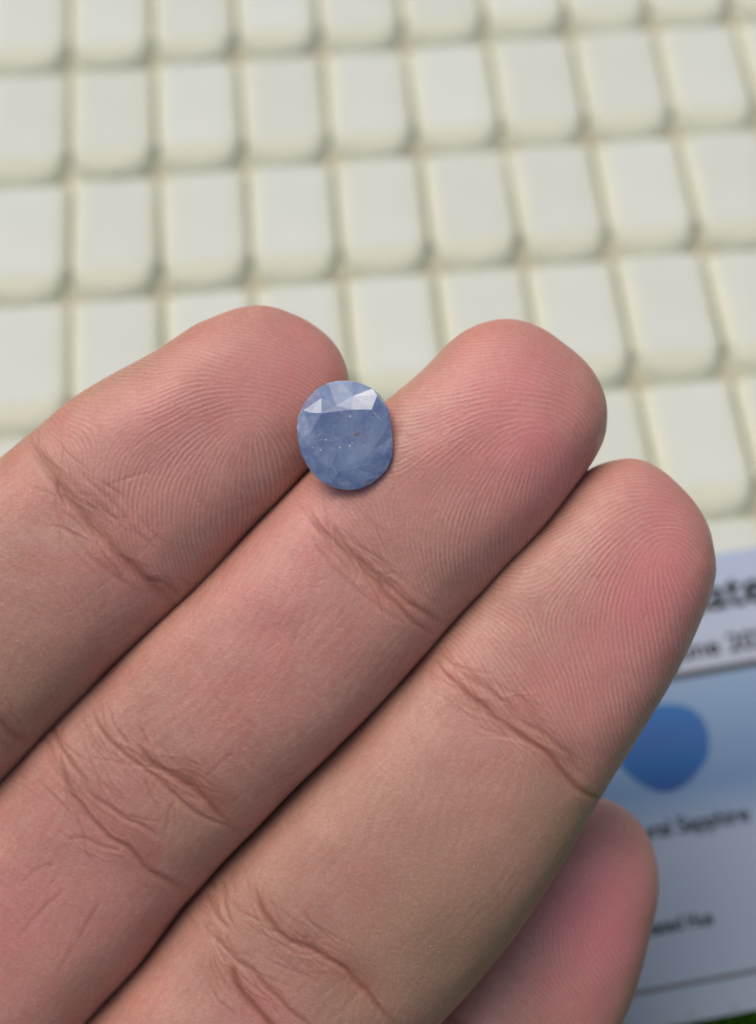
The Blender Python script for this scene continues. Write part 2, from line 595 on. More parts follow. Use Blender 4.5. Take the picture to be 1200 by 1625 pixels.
def build_finger(fd):
    st = np.array(fd['st'], float)
    c = cam_pt(st[:, 0], st[:, 1], st[:, 3])
    hw = st[:, 2] * st[:, 3] / F
    raw = np.column_stack([c, hw, st[:, 4] * hw * (.86 if fd['fine'] else 1)])
    cv = spline(raw, 60)
    if fd['fine']:                                   # relax the bends a little
        w_ = 75
        pad0 = 2 * cv[0] - cv[w_:0:-1]
        pad1 = 2 * cv[-1] - cv[-2:-w_ - 2:-1]
        ext = np.vstack([pad0, cv, pad1])
        kern = np.hanning(2 * w_ + 1)
        kern /= kern.sum()
        cv = np.stack([np.convolve(ext[:, q], kern, 'valid') for q in range(5)], -1)
    seg = np.linalg.norm(np.diff(cv[:, :3], axis=0), axis=1)
    s = np.concatenate([[0], np.cumsum(seg)])
    Lg = s[-1]
    a = fd['a'] * cv[-1, 3]
    # stations along the bone
    vis0 = Lg - (78 if fd['fine'] else 0)
    step = 0.115 if fd['fine'] else 1.0
    body = np.concatenate([np.arange(0, max(vis0, 0), 1.2), np.arange(max(vis0, 0), Lg - a - .06, step)])
    if not fd['fine']:
        body = np.arange(0, Lg - a, 1.2)
    nd = 125 if fd['fine'] else 16
    phi = np.linspace(0, np.pi / 2, nd + 1)
    p = 2.25
    dome = Lg - a + a * np.sin(phi) ** (2 / p)
    tau = np.concatenate([np.ones(len(body)), np.cos(phi) ** (2 / p)])
    tau[-1] = 0.004
    S = np.concatenate([body, dome])
    I = lambda k: np.interp(S, s, cv[:, k])
    C = np.stack([I(0), I(1), I(2)], -1)
    ker = 9
    T = np.gradient(cv[:, :3], s, axis=0)
    T = np.stack([np.interp(S, s, T[:, k]) for k in range(3)], -1)
    T /= np.linalg.norm(T, axis=1, keepdims=True)
    zh = np.array([0, 0, 1.0])
    Nn = zh - (T @ zh)[:, None] * T
    Nn /= np.linalg.norm(Nn, axis=1, keepdims=True)
    Lt = np.cross(T, Nn)
    HW, HD = I(3), I(4)
    ct, sn = np.cos(TH), np.sin(TH)
    rho = 1 / (np.abs(ct) ** EXPO + np.abs(sn) ** EXPO) ** (1 / EXPO)
    bx = HW[:, None] * tau[:, None] * (rho * ct)[None]
    hdf = np.where(sn > 0, 1.0, 0.86)
    bz = HD[:, None] * tau[:, None] * (rho * sn * hdf)[None]
    P = C[:, None] + bx[..., None] * Lt[:, None] + bz[..., None] * Nn[:, None]
    return dict(P=P, S=S, L=Lg, a=a, C=C, T=T, N=Nn, Lt=Lt, HW=HW, HD=HD, tau=tau, bx=bx, bz=bz)


G = {k: build_finger(FINGERS[k]) for k in ORDER}


def squeeze(P, other, gap=0.02):
    """push skin out of a neighbouring finger: both give way by half the overlap"""
    o = other
    idx = np.unique(np.concatenate([np.arange(0, len(o['S']), 6), [len(o['S']) - 1]]))
    C, T, N, Lt, HW, HD, tau = (o[k][idx] for k in ('C', 'T', 'N', 'Lt', 'HW', 'HD', 'tau'))
    flat = P.reshape(-1, 3)
    out = flat.copy()
    for a in range(0, len(flat), 20000):
        q = flat[a:a + 20000]
        d2 = ((q[:, None, :] - C[None]) ** 2).sum(-1) - ((HW * tau) ** 2)[None] * 0.0
        k = d2.argmin(1)
        v = q - C[k]
        lx = (v * Lt[k]).sum(1)
        nz = (v * N[k]).sum(1)
        tz = (v * T[k]).sum(1)
        tip = np.where(k == len(idx) - 1, np.abs(tz) * 3, 0)
        w, h = HW[k] * np.maximum(tau[k], .02), HD[k] * np.maximum(tau[k], .02)
        r = np.sqrt((lx / w) ** 2 + (nz / h) ** 2) + tip
        rad = np.hypot(lx, nz) + 1e-6
        surf = rad / np.maximum(r, 1e-6)
        pen = np.clip(surf + gap - rad, 0, None)
        pen = np.where(r < 1 + gap / 5, pen, 0)
        dirv = (lx[:, None] * Lt[k] + 0.0 * N[k])
        dirv /= np.linalg.norm(dirv, axis=1, keepdims=True) + 1e-9
        out[a:a + 20000] += dirv * (0.52 * pen)[:, None]
    return out.reshape(P.shape)


newP = {}
for i, k in enumerate(ORDER):
    P = G[k]['P'].copy()
    for kk in (ORDER[i - 1] if i > 1 else None, ORDER[i + 1] if 0 < i < 4 else None):
        if kk is None or 'little' in (k, kk):
            continue
        P = P + (squeeze(G[k]['P'], G[kk]) - G[k]['P'])
    newP[k] = P
for k in ORDER:
    G[k]['P'] = newP[k]


def project(P):
    return np.stack([600 + F * P[..., 0] / -P[..., 2], 812.5 - F * P[..., 1] / -P[..., 2]], -1)


def polydist(X, pts):
    """distance (px) to a smooth curve and position 0..1 along it"""
    cv = spline(np.array(pts, float), 14)
    best = np.full(len(X), 1e9)
    tt = np.zeros(len(X))
    side = np.zeros(len(X))
    n = len(cv) - 1
    for i in range(n):
        a, b = cv[i], cv[i + 1]
        d = b - a
        L2 = (d ** 2).sum() + 1e-9
        u = np.clip(((X - a) @ d) / L2, 0, 1)
        w = X - a - u[:, None] * d
        ds = np.hypot(w[:, 0], w[:, 1])
        m = ds < best
        best[m] = ds[m]
        tt[m] = (i + u[m]) / n
        side[m] = np.sign(d[0] * w[m, 1] - d[1] * w[m, 0])
    return best, tt, side


# skin folds: curve, half width px, depth mm, pigment, how far the lip beside it swells
FOLDS = {
    'index': [
        ([(40, 690), (52, 709), (80, 750), (110, 794), (146, 832), (187, 876), (231, 918), (262, 948), (300, 985)], 9, .42, .55, .10),
        ([(60, 712), (98, 760), (140, 806), (190, 850), (240, 890)], 24, .30, .25, 0),
        ([(118, 735), (143, 764), (181, 802), (214, 843), (264, 880)], 4.0, .14, .15, .10),
        ([(150, 745), (200, 800), (235, 838), (285, 880)], 3.5, .07, .05, .06),
        ([(90, 815), (110, 843), (148, 887), (192, 923), (240, 950)], 5, .12, .12, .06),
        ([(60, 800), (95, 850), (135, 895), (170, 925)], 4, .07, .06, .04),
        ([(231, 915), (262, 930), (290, 948)], 6, .22, .4, .04),
        ([(-60, 1090), (-20, 1130), (0, 1146), (22, 1166), (60, 1178)], 9, .35, .5, .08),
        ([(-60, 1120), (-10, 1165), (30, 1195)], 6, .15, .3, .05),
    ],
    'middle': [
        ([(478, 790), (500, 826), (530, 858), (560, 884), (597, 921), (627, 955), (661, 989), (700, 1015)], 6, .34, .5, .09),
        ([(505, 808), (545, 858), (582, 897), (620, 932), (669, 968), (712, 996)], 5.5, .30, .5, .10),
        ([(520, 830), (570, 884), (620, 930), (680, 985)], 22, .34, .22, 0),
        ([(500, 850), (530, 905), (582, 947), (620, 978), (655, 998)], 5, .12, .1, .08),
        ([(540, 835), (590, 880), (650, 930), (710, 965)], 4, .08, .06, .06),
        ([(143, 1120), (150, 1142), (165, 1166), (199, 1200), (240, 1230), (281, 1264), (319, 1294), (360, 1312), (405, 1322)], 5, .28, .5, .08),
        ([(205, 1172), (228, 1200), (255, 1222), (296, 1243), (324, 1266), (352, 1296), (380, 1312)], 7.5, .34, .75, .06),
        ([(250, 1205), (300, 1235), (340, 1265), (390, 1290)], 22, .30, .45, 0),
        ([(72, 1130), (86, 1159), (112, 1211), (150, 1264), (187, 1290), (232, 1316), (272, 1348)], 5, .26, .4, .07),
        ([(90, 1190), (97, 1215), (112, 1252), (142, 1294), (172, 1327), (202, 1343), (240, 1384), (277, 1402), (320, 1416)], 6, .30, .6, .08),
        ([(100, 1330), (131, 1330), (172, 1346), (202, 1344)], 3.5, .12, .3, .04),
        ([(150, 1260), (210, 1330), (270, 1375)], 30, .25, .3, 0),
        ([(337, 1090), (345, 1112), (365, 1138)], 5, .07, .1, .03),
        ([(370, 1120), (395, 1146), (420, 1165)], 4, .05, .08, .03),
        ([(262, 1325), (268, 1290), (285, 1262)], 3.5, .09, .2, .04),
        ([(320, 1245), (345, 1215), (375, 1190)], 4, .07, .2, .03),
        ([(30, 1405), (62, 1380), (95, 1368)], 4, .08, .25, .03),
        ([(20, 1500), (70, 1440), (110, 1405)], 4, .07, .2, .03),
        ([(80, 1560), (130, 1480), (165, 1420)], 4, .07, .2, .03),
    ],
    'ring': [
        ([(688, 1044), (706, 1068), (742, 1100), (783, 1137), (829, 1167), (875, 1204), (904, 1237), (945, 1266), (975, 1285)], 6, .36, .6, .09),
        ([(700, 1036), (740, 1072), (787, 1106), (829, 1142), (883, 1180), (917, 1218), (950, 1250)], 6, .22, .35, .07),
        ([(700, 1055), (780, 1115), (860, 1175), (930, 1240)], 24, .30, .2, 0),
        ([(742, 1085), (770, 1135), (800, 1165), (840, 1190)], 5, .12, .05, .09),
        ([(760, 1075), (800, 1095), (850, 1135), (890, 1160)], 3.5, .07, .08, .04),
        ([(400, 1395), (407, 1420), (420, 1448), (451, 1484), (503, 1515), (542, 1536), (577, 1571), (612, 1610), (650, 1650)], 6.5, .38, .65, .09),
        ([(440, 1475), (500, 1508), (560, 1545), (620, 1600)], 22, .32, .35, 0),
        ([(350, 1392), (353, 1415), (360, 1445), (380, 1482)], 4.5, .2, .35, .06),
        ([(325, 1412), (333, 1432), (350, 1460), (375, 1482)], 4.5, .2, .4, .06),
        ([(340, 1474), (347, 1492), (365, 1515), (404, 1549), (443, 1584), (475, 1616), (510, 1650)], 5.5, .28, .5, .07),
        ([(362, 1520), (372, 1548), (391, 1584), (425, 1623), (450, 1650)], 8, .30, .8, .06),
        ([(470, 1580), (500, 1545), (530, 1520)], 3.5, .06, .1, .04),
        ([(490, 1600), (530, 1565), (560, 1545)], 3.5, .06, .1, .04),
        ([(515, 1625), (555, 1590), (585, 1565)], 3.5, .06, .1, .04),
    ],
    'little': [
        ([(700, 1600), (740, 1640), (800, 1690), (880, 1730)], 8, .35, .5, .08),
    ],
    'thumb': [],
}
# colour of the skin itself: blood-filled pads (x, y, radius, amount)
PINK = {'index': [(260, 690, 130, .50), (420, 620, 110, .35), (200, 1000, 120, .25), (480, 560, 90, .45)],
        'middle': [(790, 690, 140, .75), (830, 580, 100, .45), (500, 790, 90, .5), (430, 960, 130, .40), (60, 1480, 140, .55), (180, 1310, 70, .3), (880, 740, 70, .5)],
        'ring': [(1040, 920, 90, .95), (1060, 800, 90, .6), (930, 1080, 100, .5), (1010, 1000, 80, .45), (760, 1160, 80, .25), (430, 1620, 60, .8), (620, 1440, 100, .15)],
        'little': [(920, 1440, 80, 1.0), (1000, 1380, 80, .6), (930, 1570, 90, .75), (985, 1500, 70, .6)],
        'thumb': []}
OLIVE = {'index': [(60, 1120, 150, .6), (200, 560, 60, .3)], 'middle': [(330, 1330, 60, .35), (120, 1560, 90, .35), (250, 1290, 50, .3)],
         'ring': [(740, 1480, 130, .75), (600, 1570, 110, .5), (880, 1270, 100, .5), (420, 1420, 60, .3), (350, 1480, 50, .25), (620, 1330, 190, .40), (500, 1600, 120, .3), (900, 1330, 60, .5)],
         'little': [], 'thumb': []}
# friction ridge flow: core and delta of each loop (photo x, y)
PRINT = {'index': ((398, 684), (163, 690)), 'middle': ((850, 700), (618, 772)), 'ring': ((1060, 872), (850, 960)), 'little': ((960, 1384), (840, 1480))}
RIDGE_AMP = {'index': .0165, 'middle': .0165, 'ring': .0145, 'little': .013}
DIP_S = {}


def ridge_field(ny, nx, ang, lam, seed, iters=5):
    """grow friction ridges from noise by repeatedly filtering along a direction field"""
    r = np.random.default_rng(seed)
    img = r.normal(0, 1, (ny, nx))
    K = 20
    fy = np.fft.fftfreq(ny)[:, None]
    fx = np.fft.rfftfreq(nx)[None]
    f0 = 1 / lam
    q = np.round((ang % np.pi) / np.pi * K).astype(int) % K
    filt = []
    for k in range(K):
        th = k * np.pi / K + np.pi / 2          # wave vector is across the ridge
        kx, ky = np.cos(th) * f0, np.sin(th) * f0
        s1, s2 = 0.042, 0.016                    # along / across bandwidth
        g = 0
        for sg in (1, -1):
            ddx, ddy = fx - sg * kx, fy - sg * ky
            u = ddx * np.cos(th) + ddy * np.sin(th)
            v = -ddx * np.sin(th) + ddy * np.cos(th)
            g = g + np.exp(-0.5 * (u / s1) ** 2 - 0.5 * (v / 0.028) ** 2)
        filt.append(g)
    for it in range(iters):
        Fi = np.fft.rfft2(img)
        out = np.zeros_like(img)
        for k in range(K):
            m = q == k
            if m.any():
                out[m] = np.fft.irfft2(Fi * filt[k], s=(ny, nx))[m]
        out /= out.std() + 1e-9
        img = np.tanh(out * 1.3)
    return img


def bilinear(img, y, x):
    ny, nx = img.shape
    x = np.clip(x, 0, nx - 1.001)
    y = np.clip(y, 0, ny - 1.001)
    x0, y0 = x.astype(int), y.astype(int)
    fx, fy = x - x0, y - y0
    return (img[y0, x0] * (1 - fx) + img[y0, x0 + 1] * fx) * (1 - fy) + (img[y0 + 1, x0] * (1 - fx) + img[y0 + 1, x0 + 1] * fx) * fy


def smooth_noise(ny, nx, cell, seed):
    r = np.random.default_rng(seed)
    gy, gx = int(ny / cell) + 4, int(nx / cell) + 4
    g = r.normal(0, 1, (gy, gx))
    yy, xx = np.mgrid[0:ny, 0:nx]
    y, x = yy / cell, xx / cell
    y0, x0 = y.astype(int), x.astype(int)
    f = lambda t: t * t * (3 - 2 * t)
    fy, fx = f(y - y0), f(x - x0)
    return (g[y0, x0] * (1 - fx) + g[y0, x0 + 1] * fx) * (1 - fy) + (g[y0 + 1, x0] * (1 - fx) + g[y0 + 1, x0 + 1] * fx) * fy


GRID = 0.085
tints = {}
for fi, k in enumerate(ORDER):
    g = G[k]
    P = g['P']
    shp = P.shape[:2]
    du = np.gradient(P, axis=0)
    dv = np.gradient(np.concatenate([P[:, -1:], P, P[:, :1]], 1), axis=1)[:, 1:-1]
    nrm = np.cross(dv, du)
    nrm /= np.linalg.norm(nrm, axis=-1, keepdims=True) + 1e-12
    outw = P - g['C'][:, None]
    flip = np.sign((nrm * outw).sum(-1).mean())
    nrm *= flip
    nrm[-3:] = g['T'][-1]
    px = project(P)
    front = np.clip(np.sin(TH) * 3 + .6, 0, 1)[None] * np.ones((shp[0], 1))
    frontm = (front > 0) & (g['S'] > g['L'] - 80)[:, None]
    X = px[frontm]
    disp = np.zeros(shp)
    pig = np.zeros(shp)
    if k == 'thumb':
        tints[k] = np.zeros(shp + (4,))
        tints[k][..., 3] = .5
        continue
    d_acc = np.zeros(len(X))
    p_acc = np.zeros(len(X))
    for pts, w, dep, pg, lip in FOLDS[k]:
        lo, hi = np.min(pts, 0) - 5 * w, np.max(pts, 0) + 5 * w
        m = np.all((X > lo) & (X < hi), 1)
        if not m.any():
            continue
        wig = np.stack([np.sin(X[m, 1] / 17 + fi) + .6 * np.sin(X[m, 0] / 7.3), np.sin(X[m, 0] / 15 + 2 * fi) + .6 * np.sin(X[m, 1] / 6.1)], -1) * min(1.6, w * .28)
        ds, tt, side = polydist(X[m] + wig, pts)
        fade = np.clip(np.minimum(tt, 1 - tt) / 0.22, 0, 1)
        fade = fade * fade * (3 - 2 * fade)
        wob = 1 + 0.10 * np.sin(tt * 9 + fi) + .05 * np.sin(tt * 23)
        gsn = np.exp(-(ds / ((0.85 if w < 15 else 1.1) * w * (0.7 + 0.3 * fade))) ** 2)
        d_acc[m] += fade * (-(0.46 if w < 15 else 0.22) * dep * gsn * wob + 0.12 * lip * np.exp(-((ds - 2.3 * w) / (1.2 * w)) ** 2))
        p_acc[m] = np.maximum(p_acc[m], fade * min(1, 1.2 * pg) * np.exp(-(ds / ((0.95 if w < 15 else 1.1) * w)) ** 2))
    # a spray of hair-thin wrinkles running with each main fold
    rf = np.random.default_rng(900 + fi)
    for pts, w, dep, pg, lip in FOLDS[k]:
        if dep < .2:
            continue
        q = np.array(pts, float)
        for rr_ in range(22):
            o_ = rf.normal(0, 17, 2)
            a0 = rf.uniform(0, .45)
            a1 = a0 + rf.uniform(.25, .55)
            cvq = spline(q, 10)
            seg = cvq[int(a0 * len(cvq)):max(int(a1 * len(cvq)), int(a0 * len(cvq)) + 4)][::5]
            if len(seg) < 3:
                continue
            seg = (seg - seg.mean(0)) @ (lambda q_: np.array([[np.cos(q_), np.sin(q_)], [-np.sin(q_), np.cos(q_)]]))(rf.normal(0, .28)) + seg.mean(0)
            seg = seg + o_ + rf.normal(0, 2.0, seg.shape)
            m = np.all((X > seg.min(0) - 12) & (X < seg.max(0) + 12), 1)
            if not m.any():
                continue
            ds, tt, side = polydist(X[m], seg)
            fade = np.clip(np.minimum(tt, 1 - tt) / 0.35, 0, 1)
            sgn = rf.choice([-1, -1, 1])
            d_acc[m] += sgn * fade * rf.uniform(.014, .055) * np.exp(-(ds / rf.uniform(1.3, 2.6)) ** 2)
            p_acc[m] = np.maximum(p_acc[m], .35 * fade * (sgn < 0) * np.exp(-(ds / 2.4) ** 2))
    # stray thin lines along the finger
    st_ = np.array(FINGERS[k]['st'], float)
    for rr_ in range(60):
        t_ = rf.uniform(1, len(st_) - 3.2)
        i_ = int(t_)
        cpt = st_[i_, :2] + (t_ - i_) * (st_[i_ + 1, :2] - st_[i_, :2])
        dr = st_[i_ + 1, :2] - st_[i_, :2]
        dr /= np.hypot(*dr)
        cpt = cpt + np.array([-dr[1], dr[0]]) * rf.uniform(-.75, .75) * st_[i_, 2]
        an = rf.normal(0, .22) + (np.pi / 2 if rr_ % 5 == 0 else 0)
        dr = np.array([dr[0] * np.cos(an) - dr[1] * np.sin(an), dr[0] * np.sin(an) + dr[1] * np.cos(an)])
        ln_ = rf.uniform(20, 70) * (.5 if rr_ % 5 == 0 else 1)
        seg = np.array([cpt - dr * ln_, cpt - dr * ln_ * .3 + rf.normal(0, 2, 2), cpt + dr * ln_ * .4 + rf.normal(0, 2, 2), cpt + dr * ln_])
        m = np.all((X > seg.min(0) - 8) & (X < seg.max(0) + 8), 1)
        if not m.any():
            continue
        ds, tt, side = polydist(X[m], seg)
        d_acc[m] += -np.clip(np.minimum(tt, 1 - tt) / .4, 0, 1) * rf.uniform(.008, .028) * np.exp(-(ds / rf.uniform(1.1, 2.0)) ** 2)
    disp[frontm] = d_acc
    pig[frontm] = p_acc
    # ---- friction ridges
    pk = PRINT[k]
    fl = px.reshape(-1, 2)
    fr = (front > .5).ravel()

    def uv_of(pt):
        d = ((fl - np.array(pt)) ** 2).sum(1) + np.where(fr, 0, 1e9)
        i = int(d.argmin())
        return divmod(i, shp[1])
    # local plane coordinates with the roundness of the pad unrolled
    R = g['HW'][-1] * 1.0
    s0 = g['L'] - g['a']
    A_ = (g['S'] - s0)[:, None] * np.ones((1, shp[1]))
    B_ = g['bx']
    tip = A_ > 0
    rr = np.hypot(A_ * (g['HW'][:, None] / g['a']), B_)
    hwl = g['HW'][:, None] * np.ones((1, shp[1]))
    ratio = np.where(tip, rr, np.abs(B_)) / (hwl * 1.03)
    ratio = np.clip(ratio, 1e-4, .995)
    k_ = np.arcsin(ratio) / ratio
    UA = np.where(tip, A_ * k_, A_)
    UB = B_ * k_
    amin, amax = -66.0, 16.0
    bmax = 16.0
    ny, nx = int((amax - amin) / GRID), int(2 * bmax / GRID)
    yy, xx = np.mgrid[0:ny, 0:nx]
    a_ = yy * GRID + amin
    b_ = xx * GRID - bmax
    zc = []
    for pt in pk:
        i, j = uv_of(pt)
        zc.append(complex(UB[i, j], UA[i, j]))
    core, delta = zc
    z = b_ + 1j * a_
    adel, acor = np.angle((z - delta) * np.exp(-1j * np.pi / 2)), np.angle((z - core) * np.exp(1j * np.pi / 2) * 1)
    # branch cuts do not matter: the angle is used modulo pi
    th = 0.5 * (np.angle(z - core) - np.angle(z - delta))
    # below the distal fold the skin lines run mostly along the finger
    dip = {'index': (160, 830), 'middle': (600, 905), 'ring': (830, 1165), 'little': (780, 1640)}[k]
    di, dj = uv_of(dip)
    adip = UA[di, dj]
    bl_ = np.clip((adip - 0.5 - a_) / 3.5, 0, 1)
    warp = smooth_noise(ny, nx, 45, 50 + fi) * 0.22 + smooth_noise(ny, nx, 20, 60 + fi) * 0.08
    th1 = th + warp * (0.5 + bl_)
    th2 = np.pi / 2 + 0.16 * (b_ / 8) + 0.35 * np.where(fi % 2, 1, -1) + warp * 2.0
    cx2 = (1 - bl_) * np.cos(2 * th1) + bl_ * np.cos(2 * th2)
    cy2 = (1 - bl_) * np.sin(2 * th1) + bl_ * np.sin(2 * th2)
    ang = 0.5 * np.arctan2(cy2, cx2)
    rid = ridge_field(ny, nx, ang, 0.415 / GRID, 200 + fi)
    # uneven contact: some stretches are worn flat
    wear = np.clip(0.80 + 0.28 * smooth_noise(ny, nx, 28, 70 + fi) + 0.12 * smooth_noise(ny, nx, 9, 80 + fi), 0.15, 1.25)
    midamp = 0.10 + 0.08 * smooth_noise(ny, nx, 34, 90 + fi)
    ampm = wear * (1 - bl_) * np.clip(.45 + .65 * (a_ - adip) / 9.0, .4, 1.0) + np.clip(midamp, .05, .5) * bl_
    # cross hatch of fine skin lines on the middle segment
    thc = np.full((ny, nx), 0.25) + warp * 2.4
    hat = ridge_field(ny, nx, np.where(bl_ > .1, thc, th1), 0.62 / GRID, 300 + fi, 3)
    lng = ridge_field(ny, nx, np.full((ny, nx), np.pi / 2 + .12) + warp * .8, 0.95 / GRID, 400 + fi, 3)
    hatm = np.clip(.55 + .5 * smooth_noise(ny, nx, 40, 600 + fi), 0, 1.1)
    tex = rid * ampm + bl_ * (0.26 * np.minimum(hat, .3) * hatm + 0.40 * np.minimum(lng, .35) * (1.2 - hatm))
    tv = bilinear(tex, (UA - amin) / GRID, (UB + bmax) / GRID)
    fade_side = np.clip(np.sin(TH) * 2.6 + .1, 0, 1)[None]
    tipf = np.clip((1 - ratio) * 9 + 0.25, 0, 1)
    tv = tv * fade_side * np.where(tip, tipf, 1)
    tv = np.where((g['S'] > g['L'] - 80)[:, None], tv, 0)
    # folds iron the ridges flat
    tv *= 1 - 0.75 * np.clip(-disp / .25, 0, 1)
    lump = bilinear(smooth_noise(ny, nx, 70, 500 + fi) * .10 + smooth_noise(ny, nx, 32, 510 + fi) * .035, (UA - amin) / GRID, (UB + bmax) / GRID)
    disp += RIDGE_AMP[k] * tv + lump * fade_side
    g['P'] = P + nrm * disp[..., None]
    t = np.zeros(shp + (4,))
    for src, ch in ((PINK, 0), (OLIVE, 1)):
        acc = np.zeros(shp)
        for x, y, r, am in src[k]:
            acc += (.75 if ch == 0 else 1.) * am * np.exp(-((px[..., 0] - x) ** 2 + (px[..., 1] - y) ** 2) / r ** 2)
        t[..., ch] = np.clip(acc, 0, 1) * front
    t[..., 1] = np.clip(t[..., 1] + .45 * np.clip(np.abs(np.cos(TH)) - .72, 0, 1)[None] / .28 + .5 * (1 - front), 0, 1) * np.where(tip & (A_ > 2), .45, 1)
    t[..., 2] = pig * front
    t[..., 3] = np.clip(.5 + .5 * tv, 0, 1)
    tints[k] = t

# one skin: finger tubes welded to a palm that runs down to the wrist
verts, quads, tris, tcol = [], [], [], []
base_idx = {}
off = 0
for k in ORDER:
    P = G[k]['P']
    nr, nt = P.shape[:2]
    verts.append(P.reshape(-1, 3))
    tcol.append(tints[k].reshape(-1, 4))
    ii = off + np.arange(nr - 1)[:, None] * nt
    jj = np.arange(nt)[None]
    jn = (jj + 1) % nt
    quads.append(np.stack([ii + jj, ii + jn, ii + nt + jn, ii + nt + jj], -1).reshape(-1, 4))
    base_idx[k] = off + np.arange(nt)
    off += nr * nt
    verts.append(P[-1].mean(0)[None] + G[k]['T'][-1] * 0.003)
    tcol.append(tints[k][-1, :1])
    top = off - nt + np.arange(nt)
    tris.append(np.stack([top, np.roll(top, -1), np.full(nt, off)], -1))
    off += 1
loop = []
for k in ORDER:
    loop += list(base_idx[k][:NF + 1][::-1])
dors = []
for k in ORDER[::-1]:
    b = base_idx[k]
    loop += list(b[NF + 1:][::-1])     # theta 2pi -> pi, without the shared side points
allv = np.vstack(verts)
loop = np.array(loop)
ring0 = allv[loop]
nl = len(loop)
n_p = 5 * (NF + 1)
wc = cam_pt(np.array(-1250.0), np.array(2850.0), 118.0)
hd_ = np.array([-0.70, -0.70, 0.14])
hd_ /= np.linalg.norm(hd_)
wl = np.cross(-hd_, [0, 0, 1.0])
wl /= np.linalg.norm(wl)
wn_ = np.cross(wl, -hd_)
ang = np.concatenate([np.linspace(np.pi, 0, n_p), np.linspace(0, -np.pi, nl - n_p + 2)[1:-1]])
wrist = wc + 30 * np.cos(ang)[:, None] * wl + 19 * np.sin(ang)[:, None] * wn_
prev = loop
NRG = 16
for r in range(1, NRG + 1):
    f = r / NRG
    fs = f * f * (3 - 2 * f)
    ring = ring0 * (1 - fs) + wrist * fs
    bulge = 4 * math.sin(math.pi * f) * np.sin(np.clip(ang, 0, np.pi))[:, None]
    ring = ring + bulge * wn_
    verts.append(ring)
    tc = np.zeros((nl, 4))
    tc[:, 3] = .5
    tcol.append(tc)
    cur = off + np.arange(nl)
    off += nl
    quads.append(np.stack([prev, cur, np.roll(cur, -1), np.roll(prev, -1)], -1))
    prev = cur
verts.append(wc[None])
tcol.append(np.array([[0, 0, 0, .5]]))
tris.append(np.stack([prev, np.full(nl, off), np.roll(prev, -1)], -1))
off += 1
V = to_world(np.vstack(verts))
pivot = to_world(wc)
hand = mesh_np("hand", V - pivot, np.vstack(quads), M_SKIN, None, np.vstack(tris))
hand.location = pivot * MM
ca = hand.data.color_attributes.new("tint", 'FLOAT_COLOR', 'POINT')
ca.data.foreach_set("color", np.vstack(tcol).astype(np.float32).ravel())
tag(hand, "open palm-up hand with brown pink fingers pressed together holding a blue stone", "hand")
print("hand verts", len(V))

# ------------------------------------------------------------------ the gemstone
GD = 130.2                       # depth of the girdle, mm
S6 = GD / F / 6.0


def gz(x, y, z):
    return ((x - 585) * S6, -(y - 662) * S6, z)


girdle = [(130, 600), (148, 480), (185, 370), (240, 290), (320, 215), (420, 160), (530, 138), (640, 140), (740, 165), (840, 210), (920, 275), (970, 340),
          (1000, 420), (1020, 540), (1035, 680), (1040, 780), (1030, 880), (990, 980), (920, 1060), (830, 1130), (730, 1175), (620, 1188), (500, 1170),
          (390, 1125), (300, 1050), (230, 960), (180, 860), (145, 740)]
TBL = 0.98
pts3, faces = [], []
idx = {}


def gp(name, x, y, z):
    idx[name] = len(pts3)
    pts3.append(gz(x, y, z))


for n, (x, y) in enumerate(girdle):
    gp("g%d" % n, x, y, -0.62 if 2 <= n <= 11 else 0.60)
for nme, x, y in (("i", 265, 457), ("h", 365, 460), ("b", 505, 387), ("g_", 650, 427), ("f", 840, 427), ("r1", 862, 640), ("r2", 850, 810), ("b1", 700, 985),
                  ("b2", 520, 1005), ("b3", 360, 930), ("l2", 268, 800), ("l1", 262, 640)):
    gp(nme, x, y, {'b': 0.90, 'h': 1.08, 'i': 0.90}.get(nme, TBL))
ZA, ZC_, ZD, ZE = 0.77, 0.52, 0.40, 0.66
gp("a", 365, 315, ZA)
gp("c", 670, 293, ZC_)
gp("d", 850, 222, ZD)
gp("e", 892, 290, ZE)
gp("m1", 985, 600, 0.86)
gp("m2", 960, 860, 0.86)
gp("m3", 800, 1090, 0.86)
gp("m4", 480, 1110, 0.86)
gp("m5", 255, 915, 0.86)
gp("m6", 185, 690, 0.86)
gp("m7", 195, 430, 0.55)


def fc(*names):
    faces.append([idx[n] for n in names])


fc("h", "b", "g_")
fc("i", "h", "g_", "f", "r1", "r2", "b1", "b2", "b3", "l2", "l1")
fc("i", "a", "h")
fc("h", "a", "b")
fc("b", "c", "g_")
fc("c", "f", "g_")
fc("c", "d", "e", "f")
fc("a", "g5", "g6", "b")
fc("b", "g6", "g7", "c")
fc("c", "g7", "g8", "g9", "d")
fc("d", "g9", "g10", "e")
fc("a", "g3", "g4", "g5")
fc("i", "m7", "a")
fc("m7", "g2", "g3", "a")
fc("e", "g10", "g11")
fc("e", "g11", "g12", "f")
fc("f", "g12", "m1")
fc("m1", "g12", "g13")
fc("m1", "g13", "g14")
fc("f", "m1", "r1")
fc("r1", "m1", "r2")
fc("m1", "g14", "m2", "r2")
fc("m2", "g14", "g15", "g16")
fc("m2", "g16", "g17")
fc("r2", "m2", "b1")
fc("m2", "g17", "g18", "m3", "b1")
fc("m3", "g18", "g19", "g20")
fc("b1", "m3", "b2")
fc("m3", "g20", "g21")
fc("m3", "g21", "m4", "b2")
fc("m4", "g21", "g22", "g23")
fc("b2", "m4", "b3")
fc("m4", "g23", "g24", "b3")
fc("b3", "g24", "m5")
fc("m5", "g24", "g25")
fc("b3", "m5", "l2")
fc("m5", "g25", "g26")
fc("m5", "g26", "m6", "l2")
fc("m6", "g26", "g27", "g0")
fc("l2", "m6", "l1")
